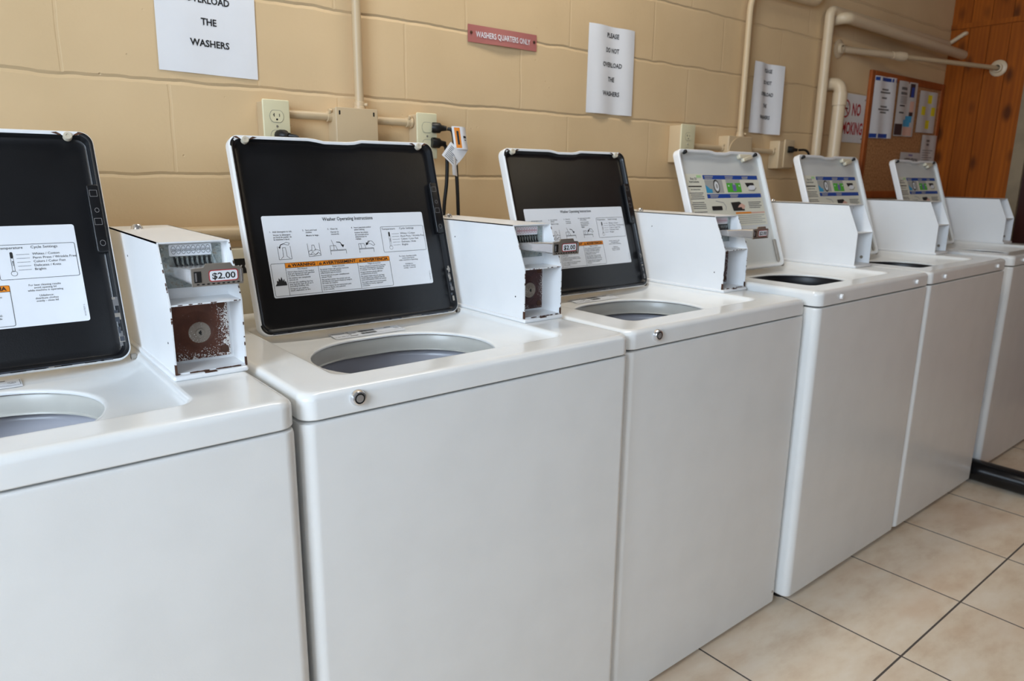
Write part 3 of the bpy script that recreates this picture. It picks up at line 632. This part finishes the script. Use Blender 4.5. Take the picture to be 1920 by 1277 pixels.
    b = MB(); b.lathe([(.0055, 0), (.0055, .007), (.004, .009), (.0001, .009)], (lid_w - .001, .004, .012), (1, 0, 0), 'dullmetal', 12); b.build('hinge_pin', ld)
    # key lock or plugs on the front of the deck
    if old:
        b = MB(); b.lathe([(.0125, 0), (.0125, .004), (.0105, .008), (.0085, .0085), (.0082, .0075), (.0062, .0075), (.0058, .009), (.0001, .009)], (.0865, 0, zt - .0175), (0, -1, 0), 'chrome', 28)
        b.loft([[(.0865 + r * math.cos(a * PI / 8), -.0086, zt - .0175 + r * math.sin(a * PI / 8)) for a in range(16)] for r in (.0082, .0062)], 'dark'); b.build('key_lock', root)
    else:
        for px in (.110, W - .100):
            b = MB(); b.lathe([(.0085, 0), (.0085, .0003)], (px, 0, zt - .022), (0, -1, 0), 'dark', 16); b.lathe([(.0072, 0), (.007, .005), (.0055, .0068), (.0001, .0072)], (px, 0, zt - .022), (0, -1, 0), 'white', 16); b.build('front_plug', root)
    if old:
        b = MB(); b.lathe([(.004, 0), (.0035, .0012), (.0001, .0015)], (W - .024, 0, z0 + .038), (0, -1, 0), 'dullmetal', 10); b.build('panel_screw', root)
    coin_box(root, zt, box_y, W, old, rustmat)
    return root
washer(-.387, -.8632, .692, 'leftmost washer, cut off by the picture edge, with a rusty brown coin vault', True, .915, .196, 19.5, .0955, .47, 'rust', .426, 1)
washer(.316, -.8544, .692, 'black lidded washer standing second from the left, in front of the left junction box', True, .915, .2105, 16.3, .0955, .47, 'rust2', .448, 2)
washer(1.017, -.8400, .692, 'black lidded washer standing third from the left, next to the white lidded ones', True, .915, .190, 18.0, .0955, .46, 'rust2', .448, 3)
washer(1.722, -.8670, .685, 'white lidded washer standing next to the black lidded ones', False, .9345, .197, 19.6, .045, .455, 'rust', .420, 4)
washer(2.413, -.867, .692, 'white lidded washer second from the far end, before the two vertical wall pipes', False, .9345, .218, 19.6, .045, .455, 'rust', .415, 5)
washer(3.230, -.852, .692, 'farthest washer, beside the pine wall with the black floor pipe at its corner', False, .9345, .225, 19.6, .045, .455, 'rust', .415, 6)

# ------------------------------------------------------------------ conduits, boxes and pipes on the wall
def bend(P, r, n=6):      # round the corners of a polyline
    P = [Vector(p) for p in P]; out = [P[0]]
    for a, c, d in zip(P, P[1:], P[2:]):
        u, v = (a - c).normalized(), (d - c).normalized(); s, e = c + u * r, c + v * r
        for i in range(n + 1): t = i / n; out.append((s * (1 - t) + c * t) * (1 - t) + (c * (1 - t) + e * t) * t)
    return out + [P[-1]]
def conduit(name, P, r, label, mat='paint', bendr=.07, collars=()):
    t = thing(name, P[0], label, 'conduit' if 'conduit' in name else 'pipe'); o = Vector(P[0])
    b = MB(); b.tube([p - o for p in bend(P, bendr)], r, mat, 16); b.build('tube', t, angle=60)
    for c, ax in collars:
        b = MB(); c = Vector(c) - o; a = Vector(ax)
        b.lathe([(r, 0), (r * 1.35, .001), (r * 1.35, .006), (r * 1.22, .007), (r * 1.22, .018), (r, .019)], c, a, mat, 16)
        s = a.orthogonal().normalized(); b.lathe([(.004, r * 1.2), (.004, r * 1.2 + .008), (.0001, r * 1.2 + .0085)], c + a * .012, (0.0, -.6, .8) if abs(a.z) < .5 else (.7, -.7, 0), mat, 8); b.build('connector', t)
    return t
conduit('conduit_pipe', [(.849, -.022, 2.9), (.849, -.022, 1.385)], .0115, 'vertical beige conduit dropping from the ceiling into the junction box behind the second washer', collars=[((.849, -.022, 1.386), (0, 0, 1))])
conduit('conduit_pipe', [(.650, -.022, 1.3635), (.775, -.022, 1.3635)], .0105, 'short horizontal conduit left of the junction box, from the ivory outlet with one plug', collars=[((.774, -.022, 1.3635), (-1, 0, 0))])
conduit('conduit_pipe', [(.884, -.022, 1.361), (1.006, -.022, 1.361)], .0105, 'short horizontal conduit right of the junction box, to the outlet with two plugs', collars=[((1.005, -.022, 1.361), (-1, 0, 0))])
conduit('conduit_pipe', [(2.553, -.022, 1.385), (2.553, -.022, 1.945), (3.085, -.022, 1.955), (3.14, -.022, 2.9)], .0125, 'conduit beside the third paper notice that bends over and runs along the wall top', bendr=.09, collars=[((2.553, -.022, 1.384), (0, 0, 1))])
conduit('conduit_pipe', [(2.235, -.022, 1.338), (2.447, -.022, 1.336)], .0105, 'short horizontal conduit between the far ivory outlet and the far junction box', collars=[((2.446, -.022, 1.336), (-1, 0, 0))])
conduit('conduit_pipe', [(2.598, -.022, 1.334), (2.812, -.022, 1.332)], .0105, 'short horizontal conduit between the far junction box and the box holding a black plug', collars=[((2.811, -.022, 1.332), (-1, 0, 0))])
conduit('wall_pipe', [(3.142, -.032, 0.0), (3.142, -.032, 1.945), (4.40, -.032, 1.945)], .021, 'tall beige pipe rising left of the elbow pipe and turning along the wall', 'pvc', .03)
conduit('wall_pipe', [(3.205, 0, 1.912), (3.205, -.076, 1.917), (4.53, -.078, 1.897)], .0245, 'thick beige pipe crossing above the clothes rod into the pine wall', 'pvc', .035)
t = conduit('drain_pipe', [(3.205, 0.0, 1.640), (3.205, -.085, 1.640), (3.190, -.085, 0.0)], .0275, 'beige elbow pipe coming out of the wall and dropping beside the red and white sign', 'pvc', .045)
b = MB(); b.lathe([(.0315, 0), (.0315, .055), (.0285, .056)], Vector((3.2043, -.085, 1.545)) - t.location, (0, 0, 1), 'pvc', 20, cap0=True); b.build('elbow_socket', t)
b = MB(); b.lathe([(.046, 0), (.046, .003), (.02, .0035)], Vector((3.205, 0, 1.64)) - t.location, (0, -1, 0), 'dark', 18); b.build('wall_hole', t)
conduit('wall_pipe', [(XE - .012, -.002, 1.962), (XE - .012, -.078, 2.008), (XE + .02, -.082, 2.01)], .011, 'short slanted pale pipe on the pine wall above the rod', 'pvc', .008)
# telescoping rod across the corner
A, B_ = Vector((3.305, 0, 1.806)), Vector((XE, -.2636, 1.8098)); d = (B_ - A); dn = d.normalized()
t = thing('clothes_rod', A, 'pale telescoping rod spanning the corner from block wall to pine wall', 'rod')
b = MB(); b.tube([dn * .004, d * .335], .0155, 'pvc', 16); b.build('outer_tube', t, angle=60)
b = MB(); b.tube([d * .30, d * .338, d * .342, d * .375, d * .378], [.0175, .0195, .0215, .0215, .014], 'pvc', 16); b.build('locking_collar', t, angle=60)
b = MB(); b.tube([d * .37, d * .995], .0115, 'paint', 16); b.build('inner_tube', t, angle=60)
for q, ax in ((Vector((0, 0, 0)), (0, -1, 0)), (d, (-1, 0, 0))):
    b = MB(); b.lathe([(.042, 0), (.042, .004), (.036, .008), (.024, .010), (.022, .022), (.015, .023)], q, ax, 'pvc', 24, cap0=True); b.build('flange', t)

def box_thing(name, x0, x1, z0, z1, dep, label, cat, mat='paint'):
    t = thing(name, ((x0 + x1) / 2, 0, z0), label, cat); w = (x1 - x0) / 2; h = z1 - z0
    b = MB(); b.rbox(-w, w, -dep, -.0005, 0, h, .003, mat, .005); b.build('box', t); return t, w, h
t, w, h = box_thing('junction_box', .768, .884, 1.268, 1.385, .048, 'beige junction box with blank cover where the left conduits meet', 'junction box')
b = MB(); b.rbox(-w - .001, w + .001, -.053, -.048, -.001, h + .001, .0012, 'paint', .006); b.build('cover', t)
for px, pz in ((-w + .009, h - .012), (w - .011, h - .012)):
    b = MB(); b.T = Matrix.Translation((px, -.0532, pz)); b.box(-.002, .002, -.0003, .0003, -.005, .005, 'dark'); b.build('screw_slot', t, smooth=False)
def outlet(x0, x1, z0, z1, dep, label, open_sockets, platemat='ivory', plate_dx=0.0):
    t, w, h = box_thing('wall_outlet', x0 + .004, x1 - .004, z0, z1, dep - .006, label, 'outlet')
    b = MB(); b.T = face_at(0, -(dep - .006), 0); b.rbox(-w - .003, w + .003, -.003, h + .004, 0, .006, .0025, platemat, .004); b.build('cover_plate', t)
    for i, zc in enumerate((h * .70, h * .30)):
        b = MB(); b.T = face_at(0, -dep, zc); P = []
        for a in range(24):
            P.append((.0165 * math.cos(a * PI / 12), max(-.0135, min(.0135, .0165 * math.sin(a * PI / 12))), .0003))
        b.loft([[(p[0] * 1.05, p[1] * 1.05, .0002) for p in P], [(p[0], p[1], .0002) for p in P]], 'inkgrey'); b.poly([(p[0] * .99, p[1] * .99, .0012) for p in P], platemat)
        if open_sockets[i]:
            b.rect(-.0075, -.0055, -.001, .007, 'dark', .0014); b.rect(-.0095, -.0055, .002, .004, 'dark', .0014); b.rect(.0055, .0072, -.001, .006, 'dark', .0014); b.rect(-.0025, .0025, -.0095, -.005, 'dark', .0014, .0022)
        b.build('receptacle', t, smooth=False)
    b = MB(); b.T = face_at(0, -dep, h * .5); b.lathe([(.003, 0), (.0025, .001), (.0001, .0012)], (0, 0, 0), (0, 0, 1), 'dullmetal', 10); b.build('plate_screw', t)
    return t
outlet(.5815, .6495, 1.274, 1.389, .050, 'ivory duplex outlet behind the second washer with its lower socket plugged', (1, 0))
outlet(1.0030, 1.0700, 1.268, 1.383, .052, 'ivory duplex outlet with two black plugs above the coin box', (0, 0))
outlet(2.125, 2.209, 1.275, 1.409, .062, 'empty ivory duplex outlet standing out from the wall behind the first white lid', (1, 1))
t, w, h = box_thing('junction_box', 2.437, 2.600, 1.262, 1.384, .052, 'far beige junction box under the bent conduit', 'junction box')
b = MB(); b.T = face_at(0, -.052, h / 2); b.lathe([(.078, 0), (.078, .003), (.0001, .0032)], (0, 0, 0), (0, 0, 1), 'paint', 28, sy=.74); b.lathe([(.006, .003), (.006, .0045), (.0001, .005)], (.02, .0, 0), (0, 0, 1), 'paint', 12); b.build('cover', t)
t, w, h = box_thing('wall_outlet', 2.806, 2.905, 1.262, 1.378, .05, 'beige outlet box holding a single black plug behind the second white lid', 'outlet')
b = MB(); b.T = face_at(.02, -.05, 0); b.rbox(-.036, .04, .004, h + .006, 0, .006, .002, 'paint', .004); b.build('cover_plate', t)
# power cords
def cord(P, plug_at, dirv, label, tagged=False, r=.0052):
    t = thing('power_cord', plug_at, label, 'power cord'); o = Vector(plug_at); d = Vector(dirv).normalized()
    b = MB(); b.tube([-d * .0005, d * .006, d * .022, d * .026, d * .040], [.0135, .0145, .0135, .0085, .0062], 'cordblack', 14)
    b.build('plug', t, angle=50)
    pts = [Vector(p) - o for p in P]; Q = []
    for i in range(len(pts) - 1):
        p0, p1, p2, p3 = pts[max(i - 1, 0)], pts[i], pts[i + 1], pts[min(i + 2, len(pts) - 1)]
        for k in range(8):
            s = k / 8; Q.append(.5 * ((2 * p1) + (p2 - p0) * s + (2 * p0 - 5 * p1 + 4 * p2 - p3) * s * s + (3 * p1 - p0 - 3 * p2 + p3) * s ** 3))
    Q.append(pts[-1]); b = MB(); b.tube(Q, r, 'cordblack', 10); b.build('cord', t, angle=60)
    return t
cord([(.628, -.088, 1.309), (.645, -.100, 1.302), (.655, -.098, 1.26), (.655, -.09, 1.15), (.652, -.085, .95)], (.618, -.052, 1.3095), (.25, -.97, 0), 'black cord plugged into the left outlet, half hidden by the second lid')
cord([(1.078, -.066, 1.305), (1.088, -.066, 1.296), (1.093, -.064, 1.26), (1.092, -.062, 1.20), (1.083, -.060, 1.12), (1.076, -.058, .95)], (1.046, -.060, 1.3085), (.96, -.22, -.05), 'black cord from the lower socket above the coin box, hanging behind the tagged one')
t = cord([(1.080, -.086, 1.346), (1.092, -.094, 1.338), (1.099, -.095, 1.29), (1.106, -.094, 1.20), (1.112, -.090, 1.12), (1.117, -.088, .95)], (1.046, -.062, 1.3485), (.84, -.52, -.05), 'black cord from the upper socket above the coin box, carrying paper warning tags')
o = Vector(t.location)
def sheet(b, O, U_, V_, n, bow, mat, nv=3):     # curled paper: O corner, U,V edge vectors, bow along normal
    O, U_, V_ = Vector(O), Vector(U_), Vector(V_); N = U_.cross(V_).normalized(); vs = []
    for j in range(nv + 1):
        for i in range(n + 1):
            s = i / n; vs.append(O + U_ * s + V_ * (j / nv) + N * bow * math.sin(PI * s))
    for off, fl in ((0, 1), (.0004, -1)):
        b.add([tuple(v - o - N * off) for v in vs], [tuple([j * (n + 1) + i, j * (n + 1) + i + 1, (j + 1) * (n + 1) + i + 1, (j + 1) * (n + 1) + i][::fl]) for j in range(nv) for i in range(n)], mat)
    return O, U_, V_, N
b = MB(); O, U_, V_, N = sheet(b, (1.092, -.104, 1.292), (.050, .006, -.002), (-.010, 0, .060), 10, .014, 'paper')
def onsheet(s0, s1, v0, v1, mat, lift=.0006, bow=.014, n=4):
    vs = []
    for i in range(n + 1):
        s = s0 + (s1 - s0) * i / n
        for v in (v0, v1): vs.append(tuple(O + U_ * s + V_ * v + N * (bow * math.sin(PI * s) + lift) - o))
    b.add(vs, [(2 * i, 2 * i + 2, 2 * i + 3, 2 * i + 1) for i in range(n)], mat)
onsheet(.08, .34, .05, .95, 'orange'); onsheet(.16, .26, .2, .8, 'ink', .0009); onsheet(.5, .78, .50, .60, 'ink', .0007); onsheet(.55, .72, .40, .44, 'ink', .0007)
b.build('warning_tag', t, smooth=True)
b = MB(); O, U_, V_, N = sheet(b, (1.052, -.100, 1.275), (.040, -.004, -.034), (.030, .0, .036), 6, .002, 'paper')
for i in range(8): onsheet(.12, .88, .10 + .1 * i, .14 + .1 * i, 'inkgrey', .0006, .002)
O, U_, V_, N = sheet(b, (1.104, -.106, 1.255), (.034, .004, .036), (-.022, .0, .03), 6, .003, 'paper')
O, U_, V_, N = sheet(b, (1.086, -.102, 1.222), (.014, -.002, -.004), (-.004, 0, .052), 5, .003, 'paperold')
b.build('care_leaflet', t, smooth=True)
cord([(2.905, -.085, 1.341), (2.945, -.095, 1.340), (2.975, -.095, 1.315), (2.985, -.09, 1.25), (2.985, -.085, .95)], (2.862, -.058, 1.343), (.75, -.66, -.05), 'black plug and cord on the beige outlet box behind the second white lid', r=.005)
# supply pipe along the wall and the box below it, seen between coin box and lid
conduit('supply_pipe', [(-.9, -.03, 1.092), (.95, -.03, 1.076)], .018, 'horizontal beige pipe along the wall just behind the raised lids', 'paint')
t = thing('valve_box', (.52, 0, .70), 'low beige wall box with a black lettered strip, behind the first coin box', 'box')
b = MB(); b.rbox(-.17, .19, -.05, -.001, 0, .345, .003, 'cream', .004); b.build('box', t)
b = MB(); b.T = face_at(-.165, -.0504, .285); b.rect(0, .35, 0, .036, 'dark', 0); b.text('y CO', .142, .010, .022, 'label', .02, lift=.0004); b.build('lettered_strip', t, smooth=False)
b = MB(); b.rbox(-.172, .192, -.07, -.0495, .02, .155, .004, 'casing', .006); b.build('lower_cover', t)
# black pipe on the floor
t = conduit('floor_pipe', [(3.19, -.06, .046), (3.19, -3.3, .046)], .045, 'thick black plastic pipe lying on the tiles between the last two washers', 'blackpipe')

# ------------------------------------------------------------------ notices and board
def paper(name, x0, z0, w, h, label, wave=.003, curl=0.0, tilt=0.0, lean=0.0, mat='paper', cat='notice', y=-.0015, group=None):
    """hung sheet with gentle waves; print is placed on the same waves by P(u,v)"""
    t = thing(name, (x0 + w / 2, y, z0), label, cat, group); ct, st = math.cos(tilt), math.sin(tilt)
    def P(u, v, lift=0.0):
        dy = wave * (1 - math.cos(2 * PI * (u / w * 1.6 + .15 * v / h))) + curl * (max(0, abs(u / w - .5) - .25) ** 2) * 8 + lean * (1 - v / h)
        a, c = u - w / 2, v; return (a * ct - c * st, -dy - lift, a * st + c * ct)
    b = MB(); n, m = 20, 10
    for off, fl in ((.0002, 1), (0, -1)):
        b.add([P(w * i / n, h * j / m, off) for j in range(m + 1) for i in range(n + 1)], [tuple([j * (n + 1) + i, j * (n + 1) + i + 1, (j + 1) * (n + 1) + i + 1, (j + 1) * (n + 1) + i][::fl]) for j in range(m) for i in range(n)], mat)
    b.build('sheet', t); return t, P
def printed(t, P, name, items):
    """items: ('t', text, u, v, size, mat, bold, width) centred text or ('r', u0,u1,v0,v1,mat)"""
    b = MB()
    for it in items:
        q = MB()
        if it[0] == 't': q.text(it[1], it[2], it[3], it[4], it[5], it[6], 'C', width=it[7] if len(it) > 7 else None)
        else:
            for i in range(6): q.rect(it[1] + (it[2] - it[1]) * i / 6, it[1] + (it[2] - it[1]) * (i + 1) / 6, it[3], it[4], it[5])
        lift = .0006 if it[0] == 'r' else .001
        b.add([P(v[0], v[1], lift) for v in q.V], q.F, q.mats[0])
    return b.build(name, t, smooth=False)
def notice(x0, z0, label, **kw):
    t, P = paper('paper_notice', x0, z0, .218, .280, label, group='paper notices about overloading', **kw)
    printed(t, P, 'lettering', [('t', s, .112, .280 * f, .0205, 'ink', .024, wd) for s, f, wd in (('PLEASE', .875, .060), ('DO NOT', .71, .066), ('OVERLOAD', .545, .096), ('THE', .38, .034), ('WASHERS', .215, .086))])
notice(.3755, 1.441, 'large nearest white paper notice at top left, cut off by the picture edge', wave=.0008, tilt=R(-1.0))
notice(1.692, 1.430, 'middle white paper notice between the red plastic sign and the bent conduit', wave=.004, tilt=R(-.3))
notice(2.626, 1.405, 'farthest curled white paper notice right beside the bent conduit', wave=.006, tilt=R(-.8), curl=.02)
t = thing('plastic_sign', (1.339, -.001, 1.5965), 'small dusty red plastic sign with white lettering screwed to the wall', 'sign')
b = MB(); n = 16
for off, fl in ((.002, 1), (0, -1)):
    b.add([(-.1295 + .259 * i / n, -.006 * math.sin(PI * i / n) ** 2 * (1 - j) - off - .001, .0475 * j) for j in (0, 1) for i in range(n + 1)], [tuple([i, i + 1, n + 2 + i, n + 1 + i][::fl]) for i in range(n)], 'plum')
b.build('plate', t)
b = MB(); q = MB(); q.text('WASHERS QUARTERS ONLY', 0, .0155, .0225, 'label', .012, 'C', width=.205)
b.add([(v[0], -.0085 * math.sin(PI * (v[0] + .1295) / .259) ** 2 * (1 - v[1] / .0475) - .0040, v[1]) for v in q.V], q.F, 'label'); b.build('lettering', t, smooth=False)
for px in (-.119, .119):
    b = MB(); b.lathe([(.0045, 0), (.004, .002), (.0001, .003)], (px, -.003, .026), (0, -1, 0), 'rustline', 12); b.build('screw', t)
t = thing('smoking_sign', (3.494, -.001, 1.396), 'white sign with red lettering against smoking, partly behind the elbow pipe', 'sign')
b = MB(); b.rbox(-.128, .128, -.003, 0, 0, .226, .001, 'paper', .004); b.build('plate', t)
b = MB(); b.T = face_at(0, -.0034, 0); b.text('NO', .040, .128, .078, 'redink', .028, 'C', width=.088); b.text('SMOKING', .006, .040, .078, 'redink', .028, 'C', width=.225)
b.build('lettering', t, smooth=False); b = MB(); b.T = face_at(0, -.0034, 0)
for r0, r1, m in ((.042, .034, 'redink'),): b.loft([[(-.066 + r * math.cos(a * PI / 12), .155 + r * math.sin(a * PI / 12), 0) for a in range(24)] for r in (r0, r1)], m)
b.line([(-.092, .180), (-.040, .130)], .007, 'redink', .0003); b.rect(-.092, -.045, .152, .159, 'ink', .0001); b.line([(-.050, .163), (-.046, .172), (-.052, .178)], .003, 'ink', .0001)
b.build('symbol', t, smooth=False)
for px, pz in ((.118, .205), (.118, .02)):
    b = MB(); b.lathe([(.004, 0), (.0035, .002), (.0001, .0025)], (px, -.003, pz), (0, -1, 0), 'dullmetal', 10); b.build('screw', t)
t = thing('bulletin_board', (4.062, -.001, 1.125), 'wood framed cork bulletin board on the block wall beside the pine wall', 'bulletin board')
hw, hh, fw = .437, .620, .036
b = MB(); b.box(-hw + .01, hw - .01, -.011, 0, .01, hh - .01, 'cork'); b.build('cork_panel', t, smooth=False)
for a in ((-hw, -hw + fw, 0, hh), (hw - fw, hw, 0, hh), (-hw + fw, hw - fw, hh - fw, hh), (-hw + fw, hw - fw, 0, fw)):
    b = MB(); b.T = face_at(0, 0, 0); b.rbox(a[0], a[1], a[2], a[3], 0, .0165, .004, 'frame', .003); b.build('frame_rail', t)
yb = -.0172
t, P = paper('flyer', 3.664, 1.426, .232, .297, 'white flyer with blue top and bottom bands, leftmost on the cork board', .003, mat='paper', cat='flyer', y=yb, tilt=R(1.2))
it = [('r', .004, .228, .275, .292, 'blueink'), ('r', .0, .185, .002, .022, 'blueink')]
for i, (c, wd) in enumerate(((.232, .075), (.218, .11), (.192, .06), (.150, .08), (.136, .12), (.122, .075))): it.append(('r', .116 - wd / 2, .116 + wd / 2, c, c + .008, 'inkgrey'))
printed(t, P, 'print', it)
t, P = paper('flyer', 3.930, 1.446, .218, .275, 'flyer with a figure in blue and a dark photograph, second on the cork board', .002, mat='paperold', cat='flyer', y=yb, tilt=R(.8))
it = [('r', .135, .185, .20, .268, 'darkprint'), ('r', .15, .18, .20, .25, 'blueink'), ('r', .03, .10, .232, .246, 'inkgrey'), ('r', .028, .105, .208, .222, 'inkgrey'), ('r', .03, .09, .150, .157, 'ink'), ('r', .03, .085, .115, .122, 'ink'), ('r', .004, .085, .005, .062, 'darkprint'), ('r', .09, .17, .05, .085, 'lightblue'), ('r', .115, .185, .072, .105, 'lightblue'), ('r', .15, .195, .125, .18, 'skin'), ('r', .15, .19, .105, .125, 'darkprint'), ('r', .10, .20, .004, .048, 'skin')]
for i in range(5): it.append(('r', .03, .11, .165 + .008 * i, .168 + .008 * i, 'inkgrey'))
printed(t, P, 'print', it)
t, P = paper('flyer', 4.192, 1.475, .222, .217, 'white sheet with four yellow squares, top right of the cork board', .002, mat='paperold', cat='flyer', y=yb, tilt=R(.6))
it = [('r', .105, .155, .155, .200, 'yellow'), ('r', .035, .085, .092, .137, 'yellow'), ('r', .16, .207, .092, .137, 'yellow'), ('r', .105, .155, .022, .067, 'yellow')]
for q_ in it: printed(t, P, 'sticky_note', [q_])
t, P = paper('flyer', 4.290, 1.19, .190, .275, 'long greyish typed sheet pinned at the lower right corner of the cork board', .002, mat='paperold', cat='flyer', y=yb, tilt=R(.6))
printed(t, P, 'print', [('r', .055, .105, .238, .250, 'inkgrey'), ('r', .058, .102, .218, .230, 'inkgrey')] + [('r', .02, .15 - .02 * (i % 3), .19 - .013 * i, .194 - .013 * i, 'inkgrey') for i in range(13)])
t, P = paper('flyer', 4.045, 1.165, .250, .200, 'greyish sheet headed attention, behind the farthest white lid', .001, mat='paperold', cat='flyer', y=yb)
printed(t, P, 'print', [('t', 'ATTENTION', .13, .146, .034, 'ink', .014, .17), ('r', .10, .15, .182, .190, 'violet')] + [('r', .03, .22, .11 - .02 * i, .118 - .02 * i, 'inkgrey') for i in range(4)])
